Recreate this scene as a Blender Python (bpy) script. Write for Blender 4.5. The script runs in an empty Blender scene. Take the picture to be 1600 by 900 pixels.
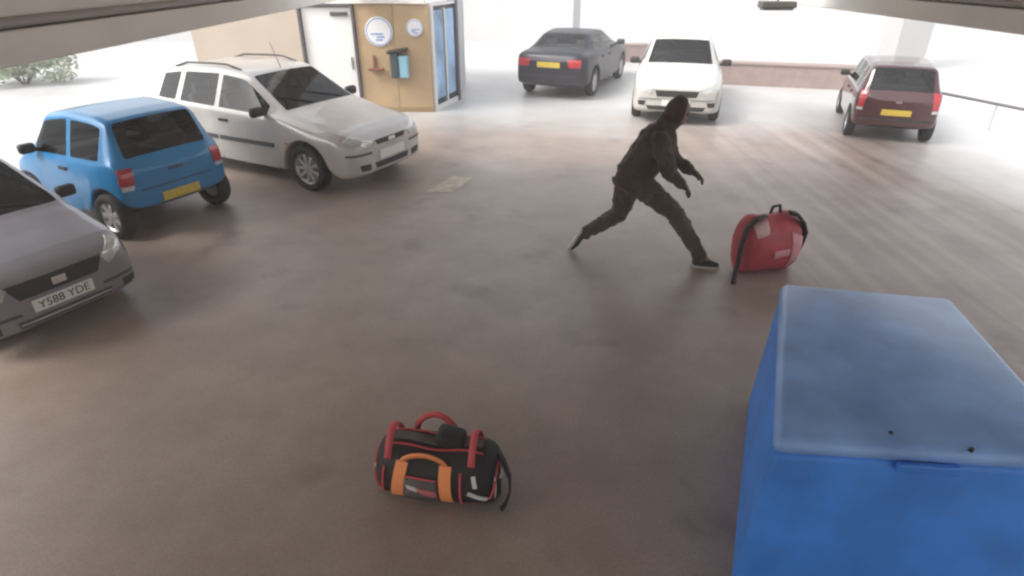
import bpy, bmesh, math, random
from mathutils import Vector, Matrix
from mathutils.bvhtree import BVHTree
R = math.radians
random.seed(7)
S = bpy.context.scene
C = S.collection

# ------------------------------------------------------------------ camera
cam = bpy.data.cameras.new('camera'); camo = bpy.data.objects.new('camera', cam); C.objects.link(camo)
camo.location = (0, 0, 2.8); camo.rotation_euler = (R(90 - 28), 0, 0)
cam.sensor_width = 36; cam.lens = 36 * 950 / 1600; cam.clip_start = 0.02; cam.clip_end = 600
S.camera = camo
# ------------------------------------------------------------------ sky and sun (bright overcast)
SUN_EL, SUN_AZ = 47, 246          # degrees; azimuth measured from +Y towards +X
W = bpy.data.worlds.new('World'); S.world = W; W.use_nodes = True
wn = W.node_tree.nodes; wl = W.node_tree.links
sky = wn.new('ShaderNodeTexSky'); sky.sky_type = 'NISHITA'; sky.sun_disc = False
sky.sun_elevation = R(SUN_EL); sky.sun_rotation = R(SUN_AZ)
sky.dust_density = 4.0; sky.air_density = 1.6; sky.ozone_density = 1.0
hs = wn.new('ShaderNodeHueSaturation'); hs.inputs['Saturation'].default_value = 0.22
wl.new(sky.outputs[0], hs.inputs['Color']); wl.new(hs.outputs[0], wn['Background'].inputs[0])
wn['Background'].inputs[1].default_value = 0.15
sun = bpy.data.lights.new('sun', 'SUN'); sun.energy = 0.8; sun.angle = R(20); sun.color = (1, .97, .93)
suno = bpy.data.objects.new('sun', sun); C.objects.link(suno)
_d = Vector((math.sin(R(SUN_AZ)) * math.cos(R(SUN_EL)), math.cos(R(SUN_AZ)) * math.cos(R(SUN_EL)), math.sin(R(SUN_EL))))
suno.rotation_euler = _d.to_track_quat('Z', 'Y').to_euler(); suno.location = (0, 0, 30)
S.view_settings.view_transform = 'Standard'; S.view_settings.look = 'None'
S.view_settings.gamma = 1; S.view_settings.use_curve_mapping = False
S.view_settings.exposure = 1.25
S.cycles.use_denoising = True; S.cycles.filter_width = 2.4
S.cycles.max_bounces = 10; S.cycles.diffuse_bounces = 6; S.cycles.transparent_max_bounces = 16
S.cycles.volume_bounces = 1
S.cycles.caustics_reflective = False; S.cycles.caustics_refractive = False

# ------------------------------------------------------------------ materials
MATS = {}
def mat(name, col, rough=.6, metal=0, coat=0, var=0, vscale=6, bump=0, bscale=60, emit=None, spec=.5, sheen=0):
    if name in MATS: return MATS[name]
    m = bpy.data.materials.new(name); m.use_nodes = True
    n = m.node_tree.nodes; l = m.node_tree.links; b = n['Principled BSDF']
    b.inputs['Base Color'].default_value = (*col, 1); b.inputs['Roughness'].default_value = rough
    b.inputs['Metallic'].default_value = metal; b.inputs['Coat Weight'].default_value = coat
    b.inputs['Coat Roughness'].default_value = .06; b.inputs['Specular IOR Level'].default_value = spec
    b.inputs['Sheen Weight'].default_value = sheen
    if var or bump:
        tc = n.new('ShaderNodeTexCoord')
    if var:
        t = n.new('ShaderNodeTexNoise'); t.inputs['Scale'].default_value = vscale; t.inputs['Detail'].default_value = 6
        l.new(tc.outputs['Object'], t.inputs['Vector'])
        r = n.new('ShaderNodeValToRGB'); r.color_ramp.elements[0].position = .3; r.color_ramp.elements[1].position = .7
        r.color_ramp.elements[0].color = (*[c * (1 - var) for c in col], 1)
        r.color_ramp.elements[1].color = (*[min(1, c * (1 + var * .6)) for c in col], 1)
        l.new(t.outputs['Fac'], r.inputs['Fac']); l.new(r.outputs[0], b.inputs['Base Color'])
    if bump:
        t = n.new('ShaderNodeTexNoise'); t.inputs['Scale'].default_value = bscale; t.inputs['Detail'].default_value = 4
        l.new(tc.outputs['Object'], t.inputs['Vector'])
        bp = n.new('ShaderNodeBump'); bp.inputs['Strength'].default_value = bump; bp.inputs['Distance'].default_value = .01
        l.new(t.outputs['Fac'], bp.inputs['Height']); l.new(bp.outputs[0], b.inputs['Normal'])
    MATS[name] = m; return m

def paint(name, col, metal=.0, rough=.32, dirt=.12):
    """car paint: clear coat, dusty variation, dark inside face"""
    if name in MATS: return MATS[name]
    m = mat(name, col, rough, metal, .7, dirt, 3.0)
    n = m.node_tree.nodes; l = m.node_tree.links; b = n['Principled BSDF']
    src = b.inputs['Base Color'].links[0].from_socket
    g = n.new('ShaderNodeNewGeometry'); mx = n.new('ShaderNodeMixRGB')
    mx.inputs[2].default_value = (.02, .02, .022, 1)
    l.new(g.outputs['Backfacing'], mx.inputs[0]); l.new(src, mx.inputs[1]); l.new(mx.outputs[0], b.inputs['Base Color'])
    return m

def glass(name, tint=(.74, .77, .77), rough=.02):
    if name in MATS: return MATS[name]
    m = bpy.data.materials.new(name); m.use_nodes = True
    n = m.node_tree.nodes; l = m.node_tree.links; n.remove(n['Principled BSDF'])
    tr = n.new('ShaderNodeBsdfTransparent'); tr.inputs[0].default_value = (*tint, 1)
    gl = n.new('ShaderNodeBsdfGlossy'); gl.inputs['Roughness'].default_value = rough
    fr = n.new('ShaderNodeFresnel'); fr.inputs[0].default_value = 1.5
    mx = n.new('ShaderNodeMixShader')
    l.new(fr.outputs[0], mx.inputs[0]); l.new(tr.outputs[0], mx.inputs[1]); l.new(gl.outputs[0], mx.inputs[2])
    l.new(mx.outputs[0], n['Material Output'].inputs[0]); MATS[name] = m; return m

GLASS = glass('car_glass'); PANE = glass('door_glass', (.55, .72, .88))
TYRE = mat('tyre_rubber', (.022, .021, .021), .85, var=.3, vscale=20)
ALLOY = mat('alloy_rim', (.55, .54, .54), .35, .6)
TRIM = mat('black_trim', (.025, .024, .024), .55)
GREYTRIM = mat('grey_plastic_trim', (.075, .075, .08), .6)
CHROME = mat('chrome', (.75, .75, .75), .15, 1)
LENS = mat('clear_lamp_lens', (.62, .63, .62), .12, .35, .8, var=.25, vscale=25)
REDLENS = mat('red_lamp_lens', (.42, .02, .03), .2, 0, .8)
AMBER = mat('amber_lamp_lens', (.6, .2, .03), .2, 0, .8)
PLATEW = mat('white_plate', (.74, .74, .70), .45)
PLATEY = mat('yellow_plate', (.62, .45, .06), .45, var=.15, vscale=20)
SEATM = mat('dark_seat_fabric', (.10, .095, .092), .9)
UNDER = mat('underbody_black', (.012, .012, .012), .9)
INK = mat('plate_lettering', (.02, .02, .02), .6)

# ------------------------------------------------------------------ helpers
def tag(o, label=None, cat=None, group=None, kind=None):
    if label: o['label'] = label
    if cat: o['category'] = cat
    if group: o['group'] = group
    if kind: o['kind'] = kind
    return o
def empty(name, loc=(0, 0, 0), rz=0, parent=None):
    o = bpy.data.objects.new(name, None); C.objects.link(o); o.location = loc; o.rotation_euler = (0, 0, rz)
    o.empty_display_size = .2
    if parent: o.parent = parent
    return o
def link(name, me, parent=None, m=None, smooth=False):
    if m is not None: me.materials.append(m)
    o = bpy.data.objects.new(name, me); C.objects.link(o)
    if parent: o.parent = parent
    if smooth: me.polygons.foreach_set('use_smooth', [True] * len(me.polygons))
    return o
class MB:
    def __init__(s): s.bm = bmesh.new()
    def box(s, c, d, rz=0, bevel=0, rot=None, taper=None):
        r = bmesh.ops.create_cube(s.bm, size=1)['verts']
        for v in r:
            v.co = Vector((v.co.x * d[0], v.co.y * d[1], v.co.z * d[2]))
            if taper and v.co.z > 0: v.co.x *= taper; v.co.y *= taper
        if bevel:
            es = list({e for v in r for e in v.link_edges})
            q = bmesh.ops.bevel(s.bm, geom=es, offset=bevel, segments=2, profile=.5, affect='EDGES')
            r = list({v for v in q['verts']} | {v for v in r if v.is_valid})
        M = Matrix.Translation(c) @ (rot.to_4x4() if rot else Matrix.Rotation(rz, 4, 'Z'))
        bmesh.ops.transform(s.bm, matrix=M, verts=r); return s
    def cyl(s, a, b, r0, r1=None, n=12, cap=True):
        a = Vector(a); b = Vector(b); r1 = r0 if r1 is None else r1; d = b - a
        q = bmesh.ops.create_cone(s.bm, cap_ends=cap, segments=n, radius1=r0, radius2=r1, depth=d.length)['verts']
        bmesh.ops.transform(s.bm, matrix=Matrix.Translation((a + b) / 2) @ d.to_track_quat('Z', 'Y').to_matrix().to_4x4(), verts=q); return s
    def ball(s, c, r, sub=2, rot=None):
        q = bmesh.ops.create_icosphere(s.bm, subdivisions=sub, radius=1)['verts']
        r = (r, r, r) if isinstance(r, (int, float)) else r
        M = Matrix.Translation(c) @ (rot.to_4x4() if rot else Matrix()) @ Matrix.Diagonal((*r, 1))
        bmesh.ops.transform(s.bm, matrix=M, verts=q); return s
    def cone_seg(s, a, ra, b, rb, n=16):
        s.ball(a, ra); s.ball(b, rb)
        if (Vector(a) - Vector(b)).length > 1e-4: s.cyl(a, b, ra, rb, n)
        return s
    def poly(s, pts, faces):
        v = [s.bm.verts.new(p) for p in pts]
        for f in faces: s.bm.faces.new([v[i] for i in f])
        return s
    def tube(s, pts, r, n=8, flat=None):
        """swept tube; flat=(half width, half thickness, width axis hint) makes a strap"""
        pts = [Vector(p) for p in pts]; rings = []
        for i, p in enumerate(pts):
            t = (pts[min(i + 1, len(pts) - 1)] - pts[max(i - 1, 0)]).normalized()
            if flat:
                u = Vector(flat[2]); u = (u - t * u.dot(t)).normalized(); w = t.cross(u)
                rings.append([s.bm.verts.new(p + u * a * flat[0] + w * b * flat[1]) for a, b in ((-1, -1), (1, -1), (1, 1), (-1, 1))])
            else:
                u = t.orthogonal().normalized() if not rings else (u0 - t * u0.dot(t)).normalized()
                u0 = u; w = t.cross(u)
                rings.append([s.bm.verts.new(p + (u * math.cos(k * 2 * math.pi / n) + w * math.sin(k * 2 * math.pi / n)) * r) for k in range(n)])
        m = len(rings[0])
        for a, b in zip(rings, rings[1:]):
            for k in range(m): s.bm.faces.new((a[k], a[(k + 1) % m], b[(k + 1) % m], b[k]))
        s.bm.faces.new(rings[0][::-1]); s.bm.faces.new(rings[-1]); return s
    def lathe_y(s, prof, c=(0, 0, 0), n=32):
        """profile of (radius, y) turned round the y axis"""
        rings = []
        for r, y in prof:
            rings.append([s.bm.verts.new((c[0] + r * math.cos(k * 2 * math.pi / n), c[1] + y, c[2] + r * math.sin(k * 2 * math.pi / n))) for k in range(n)])
        for a, b in zip(rings, rings[1:]):
            for k in range(n): s.bm.faces.new((a[k], b[k], b[(k + 1) % n], a[(k + 1) % n]))
        return s
    def build(s, name, m=None, parent=None, smooth=False):
        bmesh.ops.recalc_face_normals(s.bm, faces=s.bm.faces)
        me = bpy.data.meshes.new(name); s.bm.to_mesh(me); s.bm.free()
        return link(name, me, parent, m, smooth)
def text_mesh(txt, size, name, m, parent, loc, rot):
    cu = bpy.data.curves.new('t', 'FONT'); cu.body = txt; cu.size = size; cu.align_x = 'CENTER'; cu.align_y = 'CENTER'; cu.extrude = .001
    o = bpy.data.objects.new('t', cu); C.objects.link(o)
    bpy.context.view_layer.update()
    me = bpy.data.meshes.new_from_object(o.evaluated_get(bpy.context.evaluated_depsgraph_get()))
    bpy.data.objects.remove(o); r = link(name, me, parent, None); me.materials.clear(); me.materials.append(m)
    r.location = loc; r.rotation_euler = rot; return r

# ------------------------------------------------------------------ ground
def ground_material():
    m = bpy.data.materials.new('worn_concrete_floor'); m.use_nodes = True
    n = m.node_tree.nodes; l = m.node_tree.links; b = n['Principled BSDF']
    geo = n.new('ShaderNodeNewGeometry')
    def noise(sc, det=6, rough=.6, vec=None):
        t = n.new('ShaderNodeTexNoise'); t.inputs['Scale'].default_value = sc; t.inputs['Detail'].default_value = det
        t.inputs['Roughness'].default_value = rough; l.new(vec or geo.outputs['Position'], t.inputs['Vector']); return t
    def ramp(src, p0, p1, c0, c1):
        r = n.new('ShaderNodeValToRGB'); e = r.color_ramp.elements
        e[0].position = p0; e[1].position = p1; e[0].color = (*c0, 1); e[1].color = (*c1, 1); l.new(src, r.inputs[0]); return r
    def mix(f, a, c, mode='MULTIPLY'):
        x = n.new('ShaderNodeMixRGB'); x.blend_type = mode
        if isinstance(f, float): x.inputs[0].default_value = f
        else: l.new(f, x.inputs[0])
        l.new(a, x.inputs[1]); l.new(c, x.inputs[2]); return x
    big = ramp(noise(.35, 5).outputs['Fac'], .3, .72, (.315, .252, .213), (.415, .345, .300))
    mid = ramp(noise(1.7, 8, .65).outputs['Fac'], .35, .7, (.80, .78, .76), (1.03, 1.02, 1.02))
    fine = ramp(noise(60, 4, .7).outputs['Fac'], .3, .7, (.80, .80, .80), (1.10, 1.10, 1.10))
    oil = ramp(noise(1.3, 4, .5).outputs['Fac'], .60, .74, (1, 1, 1), (.66, .64, .63))
    c0 = mix(1.0, big.outputs[0], oil.outputs[0])
    c1 = mix(1.0, c0.outputs[0], mid.outputs[0]); c2 = mix(1.0, c1.outputs[0], fine.outputs[0])
    # tyre-worn streaks running up the bay on the right
    mp = n.new('ShaderNodeMapping'); mp.inputs['Scale'].default_value = (3.2, .10, 1); mp.inputs['Rotation'].default_value = (0, 0, R(-14))
    l.new(geo.outputs['Position'], mp.inputs['Vector'])
    st = ramp(noise(1.0, 3, .5, mp.outputs[0]).outputs['Fac'], .42, .62, (.62, .55, .55), (1, 1, 1)); st.inputs[0].links[0].from_node.inputs['Distortion'].default_value = .7
    sx = n.new('ShaderNodeSeparateXYZ'); l.new(geo.outputs['Position'], sx.inputs[0])
    mr = n.new('ShaderNodeMapRange'); mr.inputs[1].default_value = 2.0; mr.inputs[2].default_value = 4.0; mr.inputs[4].default_value = .6
    l.new(sx.outputs[0], mr.inputs[0])
    c3 = mix(mr.outputs[0], c2.outputs[0], st.outputs[0])
    # yard concrete beyond the bay, lightened in colour for outdoor glare, edge broken by noise
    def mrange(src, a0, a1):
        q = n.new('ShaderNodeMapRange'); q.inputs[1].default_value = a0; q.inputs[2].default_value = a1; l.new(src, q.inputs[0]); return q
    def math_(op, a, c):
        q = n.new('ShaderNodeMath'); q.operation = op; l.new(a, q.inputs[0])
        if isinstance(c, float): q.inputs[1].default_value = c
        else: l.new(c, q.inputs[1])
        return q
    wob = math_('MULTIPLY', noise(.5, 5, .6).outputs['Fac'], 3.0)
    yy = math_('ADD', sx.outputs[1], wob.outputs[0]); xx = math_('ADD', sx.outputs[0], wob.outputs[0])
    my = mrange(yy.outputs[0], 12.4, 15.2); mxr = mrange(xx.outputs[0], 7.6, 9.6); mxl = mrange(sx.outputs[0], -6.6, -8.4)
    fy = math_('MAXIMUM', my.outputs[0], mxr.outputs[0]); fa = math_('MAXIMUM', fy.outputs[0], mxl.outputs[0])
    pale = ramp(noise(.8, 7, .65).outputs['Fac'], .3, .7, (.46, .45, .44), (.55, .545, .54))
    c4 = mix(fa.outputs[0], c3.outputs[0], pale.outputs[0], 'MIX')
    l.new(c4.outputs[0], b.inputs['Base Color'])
    rr = n.new('ShaderNodeMapRange'); rr.inputs[3].default_value = .26; rr.inputs[4].default_value = .52
    l.new(noise(.9, 6).outputs['Fac'], rr.inputs[0]); l.new(rr.outputs[0], b.inputs['Roughness'])
    bp = n.new('ShaderNodeBump'); bp.inputs['Strength'].default_value = .25; bp.inputs['Distance'].default_value = .004
    l.new(noise(90, 4).outputs['Fac'], bp.inputs['Height']); l.new(bp.outputs[0], b.inputs['Normal'])
    return m
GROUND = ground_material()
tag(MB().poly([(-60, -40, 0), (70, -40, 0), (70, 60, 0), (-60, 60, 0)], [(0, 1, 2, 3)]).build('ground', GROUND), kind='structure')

CREAM = mat('cream_painted_concrete', (.87, .84, .79), .8, var=.06, vscale=1.5, bump=.15, bscale=25)
WHITEWALL = mat('white_render', (.58, .58, .58), .9, var=.04, vscale=.6)
# roof slab over the parking bay, with two long downstand beams
tag(MB().box((-.75, 2.05, 3.09), (10.9, 12.9, .24)).build('ceiling', CREAM), kind='structure')
def beam(x0, x1, y0, y1, inner, label):
    t = empty('concrete_beam', ((x0 + x1) / 2, (y0 + y1) / 2, 2.3)); cx, cy = t.location.x, t.location.y
    tag(t, label, 'beam')
    w = x1 - x0
    MB().box((0, 0, .09), (w, y1 - y0, .18), bevel=.012).build('bottom_flange', CREAM, t)
    MB().box((-.035 * inner, 0, .425), (w - .07, y1 - y0 - .02, .48)).build('web', CREAM, t)
    MB().cyl((inner * (w / 2 - .045), -(y1 - y0) / 2 + .1, .215), (inner * (w / 2 - .045), (y1 - y0) / 2 - .1, .215), .028, n=10).build('conduit', mat('grey_conduit', (.42, .38, .36), .6), t)
beam(-3.15, -2.75, -4.2, 13.2, 1, 'cream concrete ceiling beam crossing the top left corner')
beam(4.1, 4.6, -4.2, 13.2, -1, 'cream concrete ceiling beam crossing the top right corner')
# unseen back of the bay, left open at right to light the bin
tag(MB().box((-2.9, -4.35, 1.6), (7.0, .25, 3.2)).build('back_wall', CREAM), kind='structure')
# light fitting at the far end of the right beam
t = tag(empty('ceiling_light', (3.86, 9.75, 2.24)), 'dark ceiling light fitting beside the right beam, cut by the top edge', 'light')
MB().box((0, 0, .05), (.50, .22, .09), bevel=.015).build('housing', mat('dark_fitting', (.10, .095, .09), .6), t)
MB().box((0, 0, -.012), (.44, .16, .03), bevel=.008).build('diffuser', mat('fitting_diffuser', (.30, .29, .27), .4), t)
MB().cyl((0, 0, .09), (0, 0, .75), .015, n=8).build('hanger', TRIM, t)

# ------------------------------------------------------------------ entrance lobby at the end of the bay
TAN = mat('tan_render_wall', (.52, .44, .36), .85, var=.06, vscale=2)
WOOD = mat('varnished_plywood', (.46, .325, .19), .5, var=.16, vscale=2.2)
WDOOR = mat('white_door_paint', (.80, .79, .77), .45)
DGREY = mat('dark_grey_frame', (.10, .09, .105), .5)
def lobby():
    t = tag(empty('entrance_lobby', (-4.2, 13.3, 0)), 'small entrance block with tan wall, white door and plywood panel behind the white hatchback', 'building')
    def P(mb, name, m, p=t, smooth=False):
        o = mb.build(name, m, p, smooth); return o
    # local coords: x right, y back, z up; front plane y = 0
    P(MB().box((-1.20, .1, 1.5), (2.2, .2, 3.0)), 'wall', TAN)                     # tan wall
    P(MB().box((1.16, .11, 2.56), (2.58, .22, .88)), 'lintel', CREAM)
    P(MB().box((-.15, .9, 1.5), (4.3, .1, 3.0)), 'rear_wall', TAN)
    # white door in its frame
    fr = P(MB().box((-.075, .08, 1.05), (.05, .18, 2.1)).box((1.00, .08, 1.05), (.05, .18, 2.1)).box((.4625, .08, 2.095), (1.025, .17, .05)), 'door_frame', DGREY)
    d = P(MB().box((.4625, .09, 1.03), (1.0, .05, 2.04), bevel=.006), 'door', WDOOR)
    P(MB().box((.72, .045, 1.93), (.34, .05, .07), bevel=.008), 'door_closer', GREYTRIM, d)
    P(MB().box((.88, .05, 1.0), (.03, .03, .24), bevel=.006), 'door_handle', CHROME, d)
    # plywood panel: two boards with a joint
    for x0, x1 in ((1.035, 1.80), (1.806, 2.52)):
        P(MB().box(((x0 + x1) / 2, .07, 1.055), (x1 - x0, .06, 2.11), bevel=.004), 'panel', WOOD)
    P(MB().box((1.775, .045, .05), (1.48, .02, .1)), 'skirting', mat('brown_skirting', (.30, .20, .10), .6))
    # glazed door on the returning side, facing the drive
    A = Vector((2.53, .12, 0)); B = Vector((2.94, 1.46, 0)); dv = (B - A).normalized(); ang = math.atan2(dv.y, dv.x); LN = (B - A).length
    def on(u, z, off=0): p = A + dv * u; return (p.x + dv.y * off, p.y - dv.x * off, z)
    P(MB().box(on(.05, 1.06), (.10, .09, 2.12), rz=ang), 'door_jamb', WDOOR)
    P(MB().box(on(LN - .05, 1.06), (.13, .11, 2.12), rz=ang), 'door_jamb', DGREY)
    P(MB().box(on(LN / 2, 2.09), (LN - .21, .08, .06), rz=ang), 'door_rail', WDOOR)
    P(MB().box(on(LN / 2, .05), (LN - .21, .08, .1), rz=ang), 'door_rail', WDOOR)
    gd = P(MB().box(on(LN / 2, 1.08), (LN - .2, .02, 1.96), rz=ang), 'glazed_door', PANE)
    P(MB().box(on(LN * .52, 1.05, .02), (.06, .03, 1.9), rz=ang, bevel=.008), 'door_stile', WDOOR, gd)
    for u, w, z, h in ((.40, .46, 1.1, 1.75), (1.0, .46, 1.1, 1.75)):
        P(MB().box(on(u, z, .016), (w, .008, h), rz=ang), 'blue_sheet', mat('mottled_blue_sheet', (.34, .52, .76), .5, var=.45, vscale=2), gd)  # mottled blue sheets laid over the glazing
    P(MB().box((2.86, 2.62, 1.5), (.2, 2.2, 3.0)), 'side_wall', WHITEWALL)
    P(MB().box((.15, 2.2, 3.06), (5.7, 4.6, .12)), 'roof', CREAM)
    return t
lobby()
def disc_sign(x, z, r, label, seed):
    t = tag(empty('round_sign', (x, 13.335, z)), label, 'sign', 'round white signs on the plywood panel')
    MB().lathe_y([(0, -.024), (r * .97, -.024), (r, -.018), (r, 0), (0, 0)], n=40).build('sign_face', mat('sign_white', (.78, .78, .80), .4), t)
    MB().lathe_y([(r * .86, -.0265), (r * .93, -.0265), (r * .93, -.022), (r * .86, -.022)], n=40).build('border_ring', mat('sign_blue', (.16, .30, .56), .5), t)
    rnd = random.Random(seed)
    b = MB()
    for i in range(3): b.box((rnd.uniform(-.2, .2) * r, -.0265, r * (-.15 - .2 * i)), (r * rnd.uniform(.6, .95) * (1 - .18 * i), .004, r * .10))
    b.build('printed_band', mat('sign_blue', (.16, .30, .56), .5), t)
disc_sign(-2.70, 1.60, .28, 'larger round white sign with blue print on the plywood panel', 1)
disc_sign(-1.97, 1.67, .17, 'smaller round white sign near the right edge of the plywood panel', 2)
t = tag(empty('wall_dispenser', (-2.33, 13.335, .72)), 'dark and pale blue wall dispenser with black lid on the plywood panel', 'dispenser')
MB().box((-.085, -.10, .25), (.16, .2, .50), bevel=.02).build('back_case', mat('dispenser_dark', (.05, .075, .085), .4), t)
MB().box((.095, -.09, .22), (.20, .17, .44), bevel=.03).build('tank', mat('dispenser_blue', (.28, .52, .62), .3), t)
MB().box((-.01, -.11, .53), (.42, .24, .06), bevel=.02, rot=Matrix.Rotation(R(-8), 3, 'Y')).build('lid', TRIM, t)
t = tag(empty('wall_bracket', (-2.82, 13.335, .86)), 'small brown red bracket shelf left of the dispenser on the plywood', 'bracket')
RB = mat('rust_red_bracket', (.22, .085, .05), .6)
MB().box((0, -.07, .02), (.30, .14, .04), bevel=.006).build('shelf', RB, t)
MB().box((-.03, -.015, .16), (.05, .03, .25), bevel=.006).build('back_plate', RB, t)

# ------------------------------------------------------------------ yard beyond
def yard_wall(name, a, b, h, th, m, label, cat, cope=True):
    a = Vector((*a, 0)); b = Vector((*b, 0)); d = b - a; mid = (a + b) / 2; rz = math.atan2(d.y, d.x)
    t = tag(empty(name, mid, rz), label, cat)
    MB().box((0, 0, h / 2), (d.length, th, h)).build('wall_face', m, t)
    if cope: MB().box((0, 0, h + .03), (d.length + .04, th + .08, .06), bevel=.01).build('coping', mat('wall_coping', (.33, .25, .23), .8), t)
    return t
BRICKW = mat('brown_pink_brick', (.31, .23, .21), .85, var=.15, vscale=5)
yard_wall('low_wall', (5.1, 17.0), (8.9, 15.9), .52, .24, BRICKW, 'low brown pink wall between the white car and the red car', 'wall')
yard_wall('low_wall', (2.2, 21.2), (4.9, 21.0), .5, .24, BRICKW, 'short low wall far behind the dark car', 'wall')
yard_wall('white_wall', (-34, 27), (44, 27), 5, .4, WHITEWALL, 'tall white rendered wall closing the yard far behind the cars', 'wall', False)
yard_wall('white_wall', (-21, -8), (-21, 26.7), 5, .4, WHITEWALL, 'long white rendered wall beyond the parked cars on the left', 'wall', False)
for (x, y, w, lab) in ((1.95, 20.2, .22, 'slender pale column rising behind the dark car'), (11.9, 19.8, .95, 'wide pale grey column rising behind the red hatchback')):
    t = tag(empty('column', (x, y, 0)), lab, 'column')
    MB().box((0, 0, 2.6), (w, w, 5.2), bevel=.02).build('shaft', mat('pale_column', (.40, .39, .39), .8), t)
    MB().box((0, 0, .12), (w + .08, w + .08, .24), bevel=.01).build('plinth', mat('pale_column', (.40, .39, .39), .8), t)
# knee rail on the right
t = tag(empty('knee_rail', (8.7, 12.85, 0), 0), 'low dark metal knee rail on short posts right of the red car', 'railing')
RA = [(-.35, 1.15), (.0, 0), (.52, -1.68), (1.1, -3.55)]
MB().tube([(x, y, .5) for x, y in RA], .028, 8).build('rail', mat('dark_rail', (.13, .12, .125), .5), t, True)
for i in range(5):
    f = i / 4 * .94 + .03; x = -.35 + f * 1.45; y = 1.15 - f * 4.7
    MB().cyl((x, y, 0), (x, y, .48), .022, n=8).build('post', mat('pale_post', (.5, .5, .5), .5), t)
# shrubs at far left
def shrub(loc, r, h, label, seed, n=3200):
    rnd = random.Random(seed); t = tag(empty('shrub', loc), label, 'shrub')
    b = MB()
    for i in range(7):
        a = rnd.uniform(0, 6.28); rr = rnd.uniform(.1, .6) * r
        b.cyl((0.05 * math.cos(a), .05 * math.sin(a), 0), (rr * math.cos(a), rr * math.sin(a), h * rnd.uniform(.5, .85)), .022, .006, 6)
    b.build('stem', mat('shrub_bark', (.12, .09, .06), .9), t)
    pts = []; fs = []
    lobes = [(rnd.uniform(-.6, .6) * r, rnd.uniform(-.6, .6) * r, h * rnd.uniform(.35, .85), rnd.uniform(.3, .55) * r) for _ in range(9)]
    for i in range(n):
        lx, ly, lz, lr = rnd.choice(lobes); d = Vector((rnd.gauss(0, 1), rnd.gauss(0, 1), rnd.gauss(0, 1))).normalized() * lr * rnd.uniform(.55, 1.08)
        p = Vector((lx, ly, max(.06, lz + d.z * .8))) + Vector((d.x, d.y, 0)); s = rnd.uniform(.05, .1)
        u = Vector((rnd.gauss(0, 1), rnd.gauss(0, 1), rnd.gauss(0, .7))).normalized(); w = u.orthogonal().normalized()
        k = len(pts); pts += [p - u * s, p + w * s * .45, p + u * s, p - w * s * .45]; fs.append((k, k + 1, k + 2, k + 3))
    me = bpy.data.meshes.new('foliage'); me.from_pydata(pts, [], fs)
    o = link('foliage', me, t, mat('pale_leaf', (.42, .48, .32), .6, var=.35, vscale=3)); o['kind'] = 'stuff'
shrub((-12.9, 16.8, 0), 1.15, 1.05, 'pale green shrub at the left edge below the beam', 3)

# worn parking marks, thin sheets on the floor
MARK = mat('worn_yellow_paint', (.48, .41, .33), .7, var=.35, vscale=9)
def floor_mark(pts, label):
    me = MB().poly([(x, y, .004) for x, y in pts], [tuple(range(len(pts)))]); o = me.build('floor_marking', MARK)
    tag(o, label, 'marking')
floor_mark([(-1.20, 8.10), (-.82, 8.08), (-.58, 8.75), (-.90, 8.85)], 'short worn cream paint patch on the floor before the white hatchback')

# ------------------------------------------------------------------ cars
def interp(k, x):
    k = sorted(k)
    if x <= k[0][0]: return k[0][1]
    for (a, va), (b, vb) in zip(k, k[1:]):
        if x <= b: return va + (vb - va) * (x - a) / (b - a)
    return k[-1][1]

def make_wheel(car, x, y, r, side, rim_mat, spokes, w=.185):
    wh = empty('wheel', (x, y, r), 0, car)
    if side < 0: wh.rotation_euler = (0, 0, math.pi)
    h = w / 2; ri = r * .66
    MB().lathe_y([(ri, -h * .8), (r * .80, -h), (r * .94, -h * .92), (r, -h * .6), (r, h * .6), (r * .94, h * .92), (r * .80, h), (ri, h * .8)], n=36).build('tyre', TYRE, wh, True)
    b = MB(); b.lathe_y([(ri * 1.01, h * .8), (ri * .95, h * .62), (ri * .90, h * .45), (ri * .88, -h * .4), (0.01, -h * .4)], n=36)
    for k in range(spokes):
        a = k * 2 * math.pi / spokes
        b.box((ri * .5 * math.cos(a), h * .55, ri * .5 * math.sin(a)), (ri * .88, .025, ri * (.34 if spokes < 8 else .2)), rot=Matrix.Rotation(-a, 3, 'Y'), bevel=.008)
    b.lathe_y([(0.002, h * .8), (ri * .24, h * .74), (ri * .27, h * .4)], n=18)
    b.build('rim', rim_mat, wh, False)

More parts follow.
